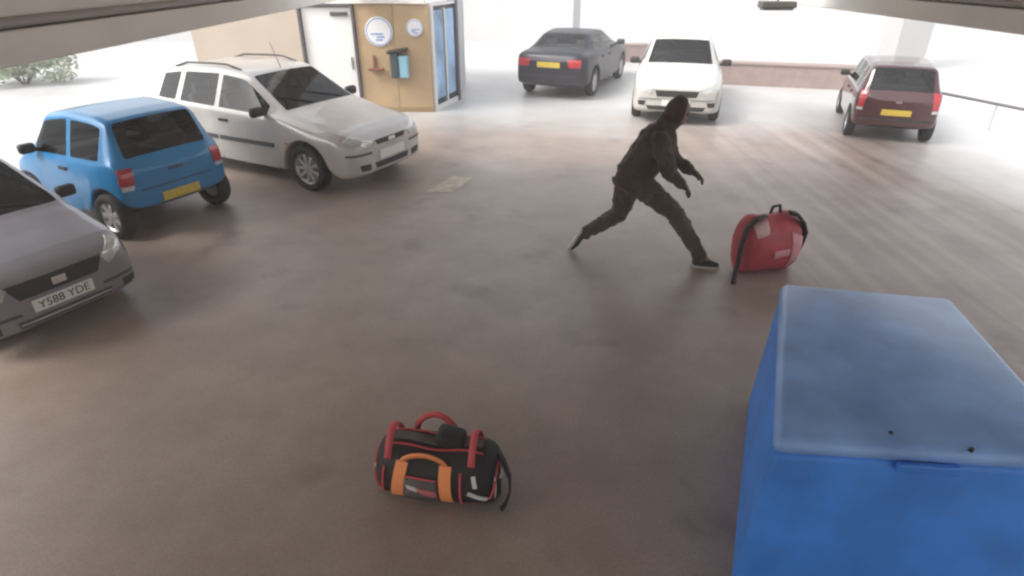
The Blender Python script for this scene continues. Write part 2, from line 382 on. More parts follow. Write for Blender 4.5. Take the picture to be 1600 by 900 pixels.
def make_car(name, label, loc, th, s, sp):
    car = tag(empty(name, (loc[0], loc[1], 0), R(th)), label, 'car', 'parked cars'); car.scale = (s, s, s)
    xa, xb, rw = sp['wb'] / 2, -sp['wb'] / 2, sp.get('rw', .30); Ra = rw + .065
    xs = {k[0] for key in ('top', 'belt', 'w', 'wtop', 'zb') for k in sp[key]}
    for ax in (xa, xb):
        xs |= {ax + Ra * q for q in (-1.0, -.94, -.7, -.36, 0, .36, .7, .94, 1.0)}
    for q in sp['side'] + sp['doors'] + [sp['screen'], sp['rear_glass'], sp['bonnet']] + ([sp['boot']] if 'boot' in sp else []):
        xs |= set(q)
    for q in sp['side'] + [sp['screen'], sp['rear_glass']] + sp['doors']: xs |= {max(q) - .045, min(q) + .045}
    xs = sorted(xs, reverse=True)
    keep = [xs[0]]
    hard = {v for q in sp['side'] + sp['doors'] + [sp['screen'], sp['rear_glass'], sp['bonnet']] + ([sp['boot']] if 'boot' in sp else []) for v in q} | {w for q in sp['side'] + [sp['screen'], sp['rear_glass']] for w in (max(q) - .045, min(q) + .045)}
    for x in xs[1:]:
        if abs(x - keep[-1]) < .022:
            if x in hard and keep[-1] not in hard: keep[-1] = x
            elif x in hard: keep.append(x)
            continue
        keep.append(x)
    if keep[-1] != xs[-1]: keep[-1] = xs[-1]
    xs = keep
    rows = []
    for x in xs:
        top = interp(sp['top'], x); b = min(interp(sp['belt'], x), top - .05); w = interp(sp['w'], x); wt = interp(sp['wtop'], x)
        z0 = interp(sp['zb'], x); f0 = .94
        for ax in (xa, xb):
            if abs(x - ax) <= Ra * 1.001:
                z0 = max(z0, rw + math.sqrt(max(0, Ra ** 2 - (x - ax) ** 2)) * .97); f0 = .995
        wb = w * sp.get('wbelt', .955)
        z1 = z0 + (.03 if f0 > .95 else .07); z3 = max(b - .05, z1 + .04); z2 = z1 + .45 * (z3 - z1)
        h = top - b; dl = .045 if h > .15 else .3 * h
        p4 = Vector((x, wb, max(b, z3 + .03))); p7 = Vector((x, wt, top - dl)); hh = max((p7 - p4).length, .01)
        rows.append([Vector((x, w * f0, z0)), Vector((x, w * (.985 if f0 < .95 else 1.0), z1)), Vector((x, w, z2)), Vector((x, w * .985, z3)), p4,
                     p4.lerp(p7, min(.03 / hh, .25)), p4.lerp(p7, min(.075 / hh, .4)), p4.lerp(p7, 1 - min(.10 / hh, .4)), p4.lerp(p7, 1 - min(.055 / hh, .25)), p7,
                     Vector((x, wt * .90, top - dl * .35)), Vector((x, wt * .82, top - dl * .26)), Vector((x, wt * .45, top - dl * .06)), Vector((x, 0, top))])
    full = [r + [Vector((v.x, -v.y, v.z)) for v in r[-2::-1]] for r in rows]      # 27 points
    NP = 27; verts = [v for r in full for v in r]
    groups = {}
    def between(q, i): a, b = max(q), min(q); return xs[i] <= a + 1e-6 and xs[i + 1] >= b - 1e-6
    faces = []
    for i in range(len(xs) - 1):
        for k in range(NP - 1):
            kk = k if k < 13 else 25 - k
            side = 'L' if k < 13 else 'R'; g = 'body'
            if kk in (5, 6, 7):
                for j, q in enumerate(sp['side']):
                    if between(q, i): g = f'side_window{side}{j}'
            elif kk in (10, 11, 12):
                if between(sp['screen'], i): g = 'windscreen'
                elif between(sp['rear_glass'], i): g = 'rear_window'
            if kk in (1, 2, 3):
                for j, q in enumerate(sp['doors']):
                    if between(q, i): g = f'door{side}{j}'
            if kk in (9, 10, 11, 12) and between(sp['bonnet'], i): g = 'bonnet'
            if kk in (9, 10, 11, 12) and 'boot' in sp and between(sp['boot'], i): g = 'boot_lid'
            a = i * NP + k; faces.append((g, (a, a + 1, a + NP + 1, a + NP)))
        a = i * NP; faces.append(('under', (a, a + NP, a + NP + 26, a + 26)))
    for i, fl in ((0, False), (len(xs) - 1, True)):
        for k in range(13):
            q = (i * NP + k, i * NP + k + 1, i * NP + 25 - k, i * NP + 26 - k)
            if k == 12: q = (i * NP + 12, i * NP + 13, i * NP + 14)
            faces.append(('body', q if fl else q[::-1]))
    # orient outward using a test bmesh
    bm = bmesh.new(); bv = [bm.verts.new(v) for v in verts]
    for g, f in faces: bm.faces.new([bv[i] for i in f])
    bm.verts.index_update(); bm.faces.ensure_lookup_table()
    bmesh.ops.recalc_face_normals(bm, faces=bm.faces)
    faces = [(g, tuple(v.index for v in bm.faces[j].verts)) for j, (g, f) in enumerate(faces)]
    me = bpy.data.meshes.new('tmp'); bm.to_mesh(me); bm.free()
    tmp = bpy.data.objects.new('tmp', me); C.objects.link(tmp)
    tmp.modifiers.new('s', 'SUBSURF').levels = 2
    bpy.context.view_layer.update(); dg = bpy.context.evaluated_depsgraph_get()
    ev = tmp.evaluated_get(dg); em = ev.to_mesh()
    bvh = BVHTree.FromPolygons([v.co.copy() for v in em.vertices], [tuple(p.vertices) for p in em.polygons])
    ev.to_mesh_clear(); bpy.data.objects.remove(tmp)
    P = sp['paint']
    def sub(gname, oname, m, under=None, parent=car):
        fs = [f for g, f in faces if g == gname]; fu = [f for g, f in faces if under and g == under]
        if not fs: return None
        idx = sorted({i for f in fs + fu for i in f}); mp = {j: k for k, j in enumerate(idx)}
        me = bpy.data.meshes.new(oname); me.from_pydata([verts[i] for i in idx], [], [[mp[i] for i in f] for f in fs + fu])
        o = link(oname, me, parent, m, True)
        if fu:
            me.materials.append(UNDER)
            for j in range(len(fs), len(fs) + len(fu)): me.polygons[j].material_index = 1
        md = o.modifiers.new('smooth', 'SUBSURF'); md.levels = 2; md.render_levels = 2
        return o
    body = sub('body', 'body', P, 'under')
    sub('bonnet', 'bonnet', P); sub('boot_lid', 'boot_lid', P)
    sub('windscreen', 'windscreen', GLASS); sub('rear_window', 'rear_window', GLASS)
    doors = {}
    for sd in 'LR':
        for j in range(len(sp['side'])): sub(f'side_window{sd}{j}', 'side_window', GLASS)
        for j in range(len(sp['doors'])): doors[sd, j] = sub(f'door{sd}{j}', 'door', P)
    AX = {'F': (Vector((-1, 0, 0)), lambda a, b: Vector((4, a, b))), 'B': (Vector((1, 0, 0)), lambda a, b: Vector((-4, a, b))),
          'L': (Vector((0, -1, 0)), lambda a, b: Vector((a, 3, b))), 'R': (Vector((0, 1, 0)), lambda a, b: Vector((a, -3, b))),
          'T': (Vector((0, 0, -1)), lambda a, b: Vector((a, b, 4)))}
    def hit(ax, a, b):
        d, f = AX[ax]; o = f(a, b); h = bvh.ray_cast(o, d)
        if h[0] is None: h = bvh.find_nearest(o + d * 2.2)
        return h[0], -d
    def patch(pname, ax, cor, m, off=.006, n=(8, 4), parent=car, depth=.03, flat=False):
        grid = []
        for i in range(n[0] + 1):
            u = i / n[0]; col = []
            for j in range(n[1] + 1):
                v = j / n[1]
                a = (cor[0][0] * (1 - u) + cor[1][0] * u) * (1 - v) + (cor[3][0] * (1 - u) + cor[2][0] * u) * v
                b = (cor[0][1] * (1 - u) + cor[1][1] * u) * (1 - v) + (cor[3][1] * (1 - u) + cor[2][1] * u) * v
                col.append((hit(ax, a, b)))
            grid.append(col)
        d = grid[0][0][1]
        if flat:
            mx = max(h[0].dot(d) for c in grid for h in c)
            grid = [[(h[0] + d * (mx - h[0].dot(d)), d) for h in c] for c in grid]
        b = MB(); top = [[b.bm.verts.new(h[0] + d * off) for h in c] for c in grid]
        N, M = n
        for i in range(N):
            for j in range(M): b.bm.faces.new((top[i][j], top[i + 1][j], top[i + 1][j + 1], top[i][j + 1]))
        ring = [(i, 0) for i in range(N)] + [(N, j) for j in range(M)] + [(i, M) for i in range(N, 0, -1)] + [(0, j) for j in range(M, 0, -1)]
        low = {q: b.bm.verts.new(top[q[0]][q[1]].co - d * depth) for q in ring}
        for q, p in zip(ring, ring[1:] + ring[:1]): b.bm.faces.new((top[q[0]][q[1]], top[p[0]][p[1]], low[p], low[q]))
        o = b.build(pname, m, parent)
        return o
    # wheels
    wy = sp['track'] / 2
    for x in (xa, xb):
        for q in (1, -1): make_wheel(car, x, q * wy, rw, q, sp.get('rim', ALLOY), sp.get('spokes', 6))
    # running gear and cabin
    MB().box(((max(xs) + min(xs)) / 2, 0, .32), (max(xs) - min(xs) - .7, .84, .16), bevel=.03).box((xa, 0, .34), (.5, 1.0, .2)).build('chassis', UNDER, car)
    MB().box((-.15, 0, .36), (1.75, 1.3, .08)).build('cabin_floor', UNDER, car)
    cx = sp.get('cowl', .92)
    MB().box((cx - .18, 0, sp.get('dashz', .84)), (.34, 1.22, .16), bevel=.04).build('dashboard', UNDER, car)
    for q in (1, -1):
        b = MB(); b.box((cx - .98, q * .34, .52), (.46, .46, .16), bevel=.04)
        b.box((cx - 1.24, q * .34, .82), (.13, .44, .56), bevel=.05, rot=Matrix.Rotation(R(-12), 3, 'Y'))
        b.box((cx - 1.31, q * .34, 1.18), (.08, .26, .16), bevel=.03)
        b.build('seat', SEATM, car)
    rx = sp.get('rear_seat', -1.0)
    b = MB(); b.box((rx + .25, 0, .54), (.46, 1.16, .16), bevel=.04); b.box((rx, 0, .80), (.13, 1.16, .46), bevel=.04, rot=Matrix.Rotation(R(-14), 3, 'Y'))
    for q in (.36, -.36): b.box((rx - .06, q, 1.07), (.07, .26, .13), bevel=.03)
    b.build('rear_seat', SEATM, car)
    b = MB(); b.tube([(cx - .52 + .06 * math.sin(a), -.34 + .18 * math.cos(a), .88 + .17 * math.sin(a)) for a in [k * math.pi / 10 for k in range(21)]], .014, 6)
    b.build('steering_wheel', UNDER, car)
    # door handles, mirrors, seams
    for (sd, j), d in doors.items():
        if d is None: continue
        q0, q1 = sp['doors'][j]; z = interp(sp['belt'], min(q0, q1)) - .11
        patch('handle', sd, [(min(q0, q1) + .06, z), (min(q0, q1) + .22, z), (min(q0, q1) + .22, z - .035), (min(q0, q1) + .06, z - .035)], sp.get('handle', TRIM), .022, (3, 1), d)
        if sp.get('moulding'):
            zz = sp['moulding']; patch('moulding', sd, [(q0 - .02, zz + .028), (q1 + .02, zz + .028), (q1 + .02, zz - .028), (q0 - .02, zz - .028)], GREYTRIM, .012, (8, 1), d)
    mxx = sp.get('mirror', cx - .30)
    for q in (1, -1):
        y = interp(sp['w'], mxx) * .955; z = interp(sp['belt'], mxx) + .05
        MB().box((mxx, q * (y + .10), z + .03), (.10, .19, .125), bevel=.035).cyl((mxx, q * (y - .03), z - .01), (mxx, q * (y + .05), z + .01), .025, n=8).build('mirror', sp.get('mirror_mat', TRIM), car, True)
    for nm, ax, cor, m, kw in sp['patches']:
        cors = [cor]
        if kw.pop('mir', False):
            if ax in 'FB': cors.append([(-a, b) for a, b in cor])
        elif kw.pop('both', False):
            patch(nm, 'R', cor, m, **kw)
        for c in cors: patch(nm, ax, c, m, **kw)
    # number plates: flat plates fixed to the bumper
    for ax, z, m, txt in sp['plates']:
        w = .26
        o = patch('number_plate', ax, [(-w, z + .055), (w, z + .055), (w, z - .055), (-w, z - .055)], m, .012, (2, 1), flat=True)
        if txt:
            X = max(v.co.x for v in o.data.vertices) if ax == 'F' else min(v.co.x for v in o.data.vertices)
            text_mesh(txt, .105, 'plate_lettering', INK, o, (X + (.0025 if ax == 'F' else -.0025), 0, z - .002), (R(90), 0, R(90 if ax == 'F' else -90)))
    # wipers on the screen
    y0 = .42; a0, _ = hit('T', cx - .02, y0); a1, _ = hit('T', cx - .20, -.05)
    MB().tube([a0 + Vector((0, 0, .012)), a1 + Vector((.0, 0, .014))], .008, 5).build('wiper', TRIM, car)
    a0, _ = hit('T', cx - .02, -.12); a1, _ = hit('T', cx - .20, -.52)
    MB().tube([a0 + Vector((0, 0, .012)), a1 + Vector((.0, 0, .014))], .008, 5).build('wiper', TRIM, car)
    if sp.get('aerial'):
        x, y = sp['aerial']; p, _ = hit('T', x, y)
        MB().cyl(p, p + Vector((-.14, 0, .34)), .006, .003, 6).build('aerial', TRIM, car)
    if sp.get('roof_bars'):
        for q in (.5, -.5):
            MB().tube([hit('T', x, q)[0] + Vector((0, 0, .035 if 0 < k < 5 else 0)) for k, x in enumerate([.05 - .27 * i for i in range(6)])], .014, 6).build('roof_bar', TRIM, car)
    return car

def hatch(**k):
    d = dict(wb=2.62, track=1.50, rw=.305,
        top=[(2.08, .66), (2.0, .745), (1.82, .81), (1.3, .895), (1.0, .965), (.92, .99), (.30, 1.37), (.20, 1.415), (-.3, 1.455), (-1.05, 1.43), (-1.5, 1.37), (-1.60, 1.32), (-1.90, 1.02), (-1.98, .96), (-2.05, .84)],
        belt=[(2.08, .56), (2.0, .64), (1.82, .71), (1.3, .82), (.92, .90), (-1.0, .95), (-1.9, .98), (-2.05, .78)],
        w=[(2.08, .60), (2.0, .74), (1.82, .815), (1.3, .845), (-1.3, .845), (-1.8, .80), (-1.98, .745), (-2.05, .67)],
        wtop=[(2.08, .50), (2.0, .62), (1.82, .69), (1.0, .71), (.92, .70), (.25, .585), (-1.5, .545), (-1.6, .55), (-1.9, .61), (-2.05, .55)],
        zb=[(2.08, .25), (1.9, .19), (1.3, .19), (-1.3, .2), (-1.9, .26), (-2.05, .32)],
        screen=(.92, .30), rear_glass=(-1.60, -1.90), side=[(.70, -.20), (-.28, -.98), (-1.08, -1.46)],
        doors=[(.82, -.24), (-.25, -.92)], bonnet=(1.86, 1.0), mirror=.66, plates=[], patches=[], handle=TRIM)
    d.update(k); return d
def saloon(**k):
    d = hatch(wb=2.64, **{'top': [(2.12, .67), (2.05, .745), (1.88, .80), (1.3, .885), (1.0, .955), (.92, .98), (.20, 1.34), (.10, 1.385), (-.35, 1.42), (-.85, 1.39), (-1.0, 1.35), (-1.50, 1.04), (-1.60, 1.015), (-2.0, .99), (-2.14, .94), (-2.2, .80)],
        'belt': [(2.12, .57), (2.05, .64), (1.88, .70), (1.3, .81), (.92, .89), (-1.0, .93), (-1.6, .94), (-2.1, .90), (-2.2, .74)],
        'w': [(2.12, .62), (2.05, .76), (1.88, .83), (1.3, .855), (-1.3, .855), (-1.9, .82), (-2.1, .76), (-2.2, .68)],
        'wtop': [(2.12, .5), (2.05, .64), (1.88, .70), (1.0, .72), (.92, .70), (.15, .58), (-.9, .56), (-1.0, .57), (-1.5, .66), (-2.0, .70), (-2.2, .58)],
        'zb': [(2.12, .24), (1.95, .18), (1.3, .19), (-1.3, .2), (-1.95, .25), (-2.2, .33)],
        'rear_glass': (-1.0, -1.50), 'side': [(.68, -.20), (-.28, -.95), (-1.02, -1.22)], 'boot': (-1.62, -2.0), 'doors': [(.82, -.24), (-.25, -.93)], 'rear_seat': -.85})
    d.update(k); return d
def mini(**k):
    d = hatch(**{'wb': 2.36, 'track': 1.40, 'rw': .285,
        'top': [(1.72, .62), (1.66, .74), (1.5, .84), (1.18, .93), (.98, .99), (.90, 1.02), (.42, 1.40), (.32, 1.45), (-.3, 1.49), (-1.0, 1.47), (-1.30, 1.43), (-1.36, 1.40), (-1.58, 1.00), (-1.62, .95), (-1.70, .82)],
        'belt': [(1.72, .54), (1.66, .64), (1.5, .74), (1.18, .84), (.9, .92), (-1.0, .95), (-1.55, .96), (-1.70, .76)],
        'w': [(1.72, .56), (1.66, .68), (1.5, .745), (1.18, .775), (-1.18, .775), (-1.5, .755), (-1.64, .72), (-1.70, .66)],
        'wtop': [(1.72, .46), (1.66, .58), (1.5, .63), (.98, .66), (.9, .65), (.35, .58), (-1.3, .565), (-1.36, .57), (-1.58, .62), (-1.70, .55)],
        'zb': [(1.72, .25), (1.6, .2), (1.18, .2), (-1.18, .21), (-1.55, .27), (-1.70, .33)],
        'screen': (.90, .42), 'rear_glass': (-1.36, -1.58), 'side': [(.70, -.12), (-.20, -.80), (-.90, -1.22)], 'doors': [(.82, -.16), (-.17, -.80)],
        'bonnet': (1.54, .98), 'mirror': .62, 'rear_seat': -.85})
    d.update(k); return d

def shorten(d, f):
    """squeeze a spec along its length"""
    for k in ('top', 'belt', 'w', 'wtop', 'zb'): d[k] = [(x * f, v) for x, v in d[k]]
    for k in ('screen', 'rear_glass', 'bonnet'): d[k] = tuple(x * f for x in d[k])
    for k in ('side', 'doors'): d[k] = [tuple(x * f for x in q) for q in d[k]]
    for k in ('wb', 'mirror', 'rear_seat'): d[k] *= f
    d['cowl'] = d['screen'][0]; return d
# white hatchback, front three-quarter view
WHITE = paint('white_paint', (.50, .475, .45), .15); WHITE2 = paint('cream_white_paint', (.50, .49, .46))
make_car('parked_car', 'white five door hatchback with black side mouldings parked before the tan entrance wall', (-3.634, 9.542), 332.4, 1.05, hatch(
    paint=WHITE, spokes=9, moulding=.56, aerial=(.25, 0), roof_bars=True, mirror_mat=TRIM,
    plates=[('F', .46, PLATEW, None)],
    patches=[('headlight', 'F', [(.36, .66), (.62, .76), (.73, .70), (.44, .575)], LENS, dict(mir=True, off=.008)),
             ('grille', 'F', [(-.32, .665), (.32, .665), (.27, .60), (-.27, .60)], TRIM, dict(off=.006)),
             ('badge', 'F', [(-.07, .655), (.07, .655), (.07, .61), (-.07, .61)], CHROME, dict(off=.016, n=(3, 2))),
             ('bumper_strip', 'F', [(.40, .53), (.76, .54), (.76, .515), (.40, .505)], GREYTRIM, dict(mir=True, off=.01)),
             ('lower_grille', 'F', [(-.36, .375), (.36, .375), (.33, .30), (-.33, .30)], TRIM, dict(off=.006)),
             ('fog_lamp', 'F', [(.44, .38), (.62, .39), (.60, .31), (.44, .30)], TRIM, dict(mir=True, off=.008)),
             ('indicator', 'L', [(1.0, .62), (1.08, .62), (1.08, .60), (1.0, .60)], AMBER, dict(both=True, off=.008, n=(2, 1))),
             ('tail_light', 'B', [(.50, 1.0), (.68, .98), (.70, .70), (.58, .70)], REDLENS, dict(mir=True))]))
# blue city car, rear three-quarter view
BLUE = paint('bright_blue_paint', (.006, .19, .44), .1)
DBLUE = mat('dark_blue_lamp_surround', (.03, .05, .12), .3, coat=.5)
make_car('parked_car', 'bright blue small hatchback seen from behind beside the silver car', (-4.90, 7.46), 152, .92, shorten(mini(
    paint=BLUE, spokes=7, moulding=None, side=[(.70, -.30), (-.42, -1.22)], doors=[(.80, -.36)],
    plates=[('B', .46, PLATEY, None)],
    patches=[('tail_light', 'B', [(.54, .90), (.70, .90), (.72, .70), (.56, .70)], REDLENS, dict(mir=True, off=.01)),
             ('reversing_light', 'B', [(.57, .69), (.71, .69), (.71, .64), (.58, .64)], LENS, dict(mir=True, off=.01, n=(4, 2))),
             ('boot_crease', 'B', [(-.50, .615), (.50, .615), (.50, .60), (-.50, .60)], DBLUE, dict(off=.004)),
             ('bumper_strip', 'B', [(-.66, .40), (.66, .40), (.66, .375), (-.66, .375)], GREYTRIM, dict(off=.008)),
             ('rear_wiper', 'B', [(.02, 1.02), (.34, 1.12), (.34, 1.105), (.02, 1.0)], TRIM, dict(off=.012, n=(5, 1), depth=.015)),
             ('boot_handle', 'B', [(-.10, .80), (.10, .80), (.10, .765), (-.10, .765)], DBLUE, dict(off=.012, n=(3, 1))),
             ('headlight', 'F', [(.34, .76), (.60, .80), (.64, .68), (.38, .64)], LENS, dict(mir=True)),
             ('grille', 'F', [(-.25, .68), (.25, .68), (.25, .60), (-.25, .60)], TRIM, {})]), .70))
# silver saloon nearest the camera on the left
SILVER = paint('silver_grey_paint', (.25, .24, .27), .5, .34)
make_car('parked_car', 'silver grey saloon front with dark grille, cut by the left edge', (-5.385, 5.327), 331.6, .90, saloon(
    paint=SILVER, spokes=7, track=1.42, cowl=1.14, screen=(1.14, .45), bonnet=(1.86, 1.22), mirror=.88, wbelt=.95,
    side=[(.88, -.20), (-.28, -.95), (-1.02, -1.22)], doors=[(.90, -.24), (-.25, -.93)],
    top=[(2.12, .67), (2.05, .745), (1.88, .80), (1.5, .88), (1.22, .955), (1.14, .985), (.45, 1.33), (.35, 1.38), (-.35, 1.42), (-.85, 1.39), (-1.0, 1.35), (-1.50, 1.04), (-1.60, 1.015), (-2.0, .99), (-2.14, .94), (-2.2, .80)],
    w=[(2.12, .57), (2.05, .70), (1.88, .77), (1.3, .80), (-1.3, .80), (-1.9, .77), (-2.1, .71), (-2.2, .64)],
    plates=[('F', .43, PLATEW, 'Y588 YDE')],
    patches=[('headlight', 'F', [(.40, .655), (.58, .775), (.73, .72), (.46, .56)], LENS, dict(mir=True, off=.008)),
             ('grille', 'F', [(-.42, .675), (.42, .675), (.34, .525), (-.34, .525)], TRIM, dict(off=.006)),
             ('badge', 'F', [(-.06, .635), (.06, .635), (.06, .565), (-.06, .565)], CHROME, dict(off=.02, n=(3, 2))),
             ('lower_grille', 'F', [(-.42, .335), (.42, .335), (.40, .27), (-.40, .27)], GREYTRIM, dict(off=.006)),
             ('grille_bar', 'F', [(-.40, .31), (.40, .31), (.40, .297), (-.40, .297)], CHROME, dict(off=.014, n=(8, 1))),
             ('fog_lamp', 'F', [(.54, .35), (.70, .36), (.69, .29), (.54, .28)], TRIM, dict(mir=True, off=.008)),
             ('bumper_strip', 'F', [(.36, .405), (.80, .415), (.80, .39), (.36, .38)], GREYTRIM, dict(mir=True, off=.008)),
             ('tail_light', 'B', [(.50, .85), (.68, .85), (.68, .70), (.52, .70)], REDLENS, dict(mir=True))]))
# dark saloon in the yard
DARK = paint('dark_navy_paint', (.008, .007, .018), .0, .45)
DARK.node_tree.nodes['Principled BSDF'].inputs['Coat Weight'].default_value = .25
make_car('parked_car', 'dark saloon with yellow rear plate parked far off in the bright yard', (1.7, 16.814), 67.9, 1.05, saloon(
    paint=DARK, spokes=5, top=[(2.12, .67), (2.05, .745), (1.88, .80), (1.3, .885), (1.0, .95), (.92, .97), (.20, 1.27), (.10, 1.305), (-.35, 1.335), (-.85, 1.31), (-1.0, 1.275), (-1.50, 1.03), (-1.60, 1.01), (-2.0, .985), (-2.14, .94), (-2.2, .80)],
    plates=[('B', .74, PLATEY, None)],
    patches=[('tail_light', 'B', [(.42, .86), (.72, .86), (.72, .70), (.46, .70)], REDLENS, dict(mir=True, off=.01)),
             ('bumper_strip', 'B', [(-.66, .52), (.66, .52), (.66, .49), (-.66, .49)], TRIM, dict(off=.01)),
             ('headlight', 'F', [(.42, .64), (.63, .74), (.78, .68), (.5, .55)], LENS, dict(mir=True))]))
# white car facing the camera
make_car('parked_car', 'cream white car facing the bay with wide dark grille, behind the runner', (3.687, 14.144), 256.0, 1.03, hatch(
    paint=WHITE2, spokes=5,
    plates=[('F', .42, PLATEW, None)],
    patches=[('headlight', 'F', [(.40, .66), (.60, .74), (.72, .68), (.46, .56)], LENS, dict(mir=True, off=.008)),
             ('grille', 'F', [(-.40, .64), (.40, .64), (.36, .53), (-.36, .53)], TRIM, dict(off=.006)),
             ('lower_grille', 'F', [(-.55, .36), (.55, .36), (.5, .28), (-.5, .28)], TRIM, dict(off=.006)),
             ('bumper_strip', 'F', [(-.70, .49), (.70, .49), (.70, .475), (-.70, .475)], CHROME, dict(off=.012, n=(14, 1))),
             ('fog_lamp', 'F', [(.56, .44), (.71, .44), (.70, .36), (.58, .36)], TRIM, dict(mir=True, off=.008))]))
# dark red hatchback on the right
RED = paint('dark_red_paint', (.060, .008, .010), .1, .22)
RED.node_tree.nodes['Principled BSDF'].inputs['Coat Weight'].default_value = 1.0
make_car('parked_car', 'dark red hatchback with yellow rear plate on the right by the knee rail', (7.22, 12.12), 68, .88, mini(
    paint=RED, spokes=5, roof_bars=False,
    plates=[('B', .60, PLATEY, None)],
    patches=[('tail_light', 'B', [(.56, 1.0), (.69, .98), (.71, .68), (.60, .68)], REDLENS, dict(mir=True, off=.01)),
             ('reversing_light', 'B', [(.60, .67), (.71, .67), (.71, .62), (.60, .62)], LENS, dict(mir=True, off=.01, n=(4, 2))),
             ('rear_wiper', 'B', [(.02, 1.02), (.34, 1.12), (.34, 1.105), (.02, 1.0)], TRIM, dict(off=.012, n=(5, 1), depth=.015)),
             ('badge', 'B', [(-.05, .82), (.05, .82), (.05, .78), (-.05, .78)], CHROME, dict(off=.012, n=(3, 2))),
             ('bumper_strip', 'B', [(-.66, .48), (.66, .48), (.66, .44), (-.66, .44)], TRIM, dict(off=.01)),
             ('headlight', 'F', [(.34, .76), (.60, .80), (.64, .68), (.38, .64)], LENS, dict(mir=True))]))

# ------------------------------------------------------------------ blue bin, lower right
BINB = mat('blue_bin_plastic', (.055, .28, .90), .45, var=.22, vscale=3, bump=.08, bscale=40)
LIDB = mat('sky_sheen_blue_lid', (.25, .46, .93), .28, var=.28, vscale=3.2, bump=.1, bscale=14)  # sky reflection put into the lid colour, paler than the container
def blue_bin():
    t = tag(empty('storage_bin', (1.9, 2.65, 0)), 'large blue storage bin with lid coloured paler for sky sheen in the lower right corner', 'bin')
    o = Vector((1.9, 2.65, 0))
    lid = [Vector((1.13, 2.0, 0)), Vector((2.42, 1.88, 0)), Vector((2.70, 3.27, 0)), Vector((1.73, 3.47, 0))]
    cen = sum(lid, Vector()) / 4
    def prism(poly, z0, z1, name, m, bev, tap=1.0, crown=0):
        b = MB(); n = len(poly); pts = [(*(cen + (p - cen) * tap - o).to_2d(), z0) for p in poly] + [(*(p - o).to_2d(), z1) for p in poly]
        b.poly(pts, [tuple(range(n))[::-1], tuple(range(n, 2 * n))] + [(i, (i + 1) % n, n + (i + 1) % n, n + i) for i in range(n)])
        bmesh.ops.bevel(b.bm, geom=b.bm.edges[:], offset=bev, segments=4, profile=.5, affect='EDGES')
        ob = b.build(name, m, t, True)
        return ob
    ins = [cen + (p - cen) * .985 for p in lid]
    prism(ins, .0, .92, 'container', BINB, .045, 1.07)
    prism(lid, .90, 1.0, 'lid', LIDB, .048)
    # raised rim, hinge ribs and bolts on the lid
    f = lambda u, v: (lid[0] * (1 - u) + lid[1] * u) * (1 - v) + (lid[3] * (1 - u) + lid[2] * u) * v - o
    for (u, v) in ((.38, .03), (.62, -.02)):
        p = f(u, v + .03); MB().cyl((p.x, p.y, .99), (p.x, p.y, 1.006), .009, n=10).build('bolt', TRIM, t)
    p = f(.5, 0); MB().box((p.x, p.y - .012, .90), (.26, .03, .05), rz=R(-5), bevel=.01).build('lid_handle', BINB, t)
blue_bin()

# ------------------------------------------------------------------ bags
BAGB = mat('black_bag_nylon', (.022, .022, .024), .65, var=.3, vscale=10, bump=.25, bscale=120)
ORANGE = mat('orange_webbing', (.92, .33, .12), .6, bump=.2, bscale=200)
REDW = mat('red_webbing', (.58, .085, .095), .6, bump=.2, bscale=200)
REFL = mat('reflective_tape', (.72, .70, .68), .35)
GREYN = mat('grey_brown_nylon', (.12, .105, .095), .7, var=.25, vscale=12, bump=.25, bscale=100)
def superbag(L, Wd, Ht, e=2.6, nu=28, nv=28, sag=.02, seed=1):
    """rounded duffel hull along x, resting on z=0"""
    rnd = random.Random(seed); b = MB(); rings = []
    ph = [rnd.uniform(0, 6.28) for _ in range(6)]
    for i in range(nu + 1):
        u = -1 + 2 * i / nu; k = (1 - min(1, abs(u)) ** 5.0) ** (1 / 3.2) if abs(u) < 1 else 0
        k = max(k, .02); ring = []
        for j in range(nv):
            a = 2 * math.pi * j / nv; c, s_ = math.cos(a), math.sin(a)
            y = math.copysign(abs(c) ** (2 / e), c) * Wd / 2; z = math.copysign(abs(s_) ** (2 / e), s_) * Ht / 2
            if z > 0: y *= 1 - .28 * (z / (Ht / 2)) ** 1.5
            wob = 1 + sag * (math.sin(5 * u + ph[0] + 2 * a) + math.sin(9 * u + 3 * a + ph[1]) * .6)
            dip = -.03 * math.exp(-(u / .45) ** 2) * max(0, z / (Ht / 2)) * 2
            ring.append(b.bm.verts.new((u * L / 2, y * k * wob, Ht / 2 + z * (k if z > 0 else 1) * wob * (1 if z > 0 else 1 / wob) + dip * Ht)))
        rings.append(ring)
    for p, q in zip(rings, rings[1:]):
        for j in range(nv): b.bm.faces.new((p[j], p[(j + 1) % nv], q[(j + 1) % nv], q[j]))
    b.bm.faces.new(rings[0][::-1]); b.bm.faces.new(rings[-1])
    return b, Wd, Ht
def bvh_of(o):
    bpy.context.view_layer.update()
    return BVHTree.FromPolygons([v.co.copy() for v in o.data.vertices], [tuple(p.vertices) for p in o.data.polygons])
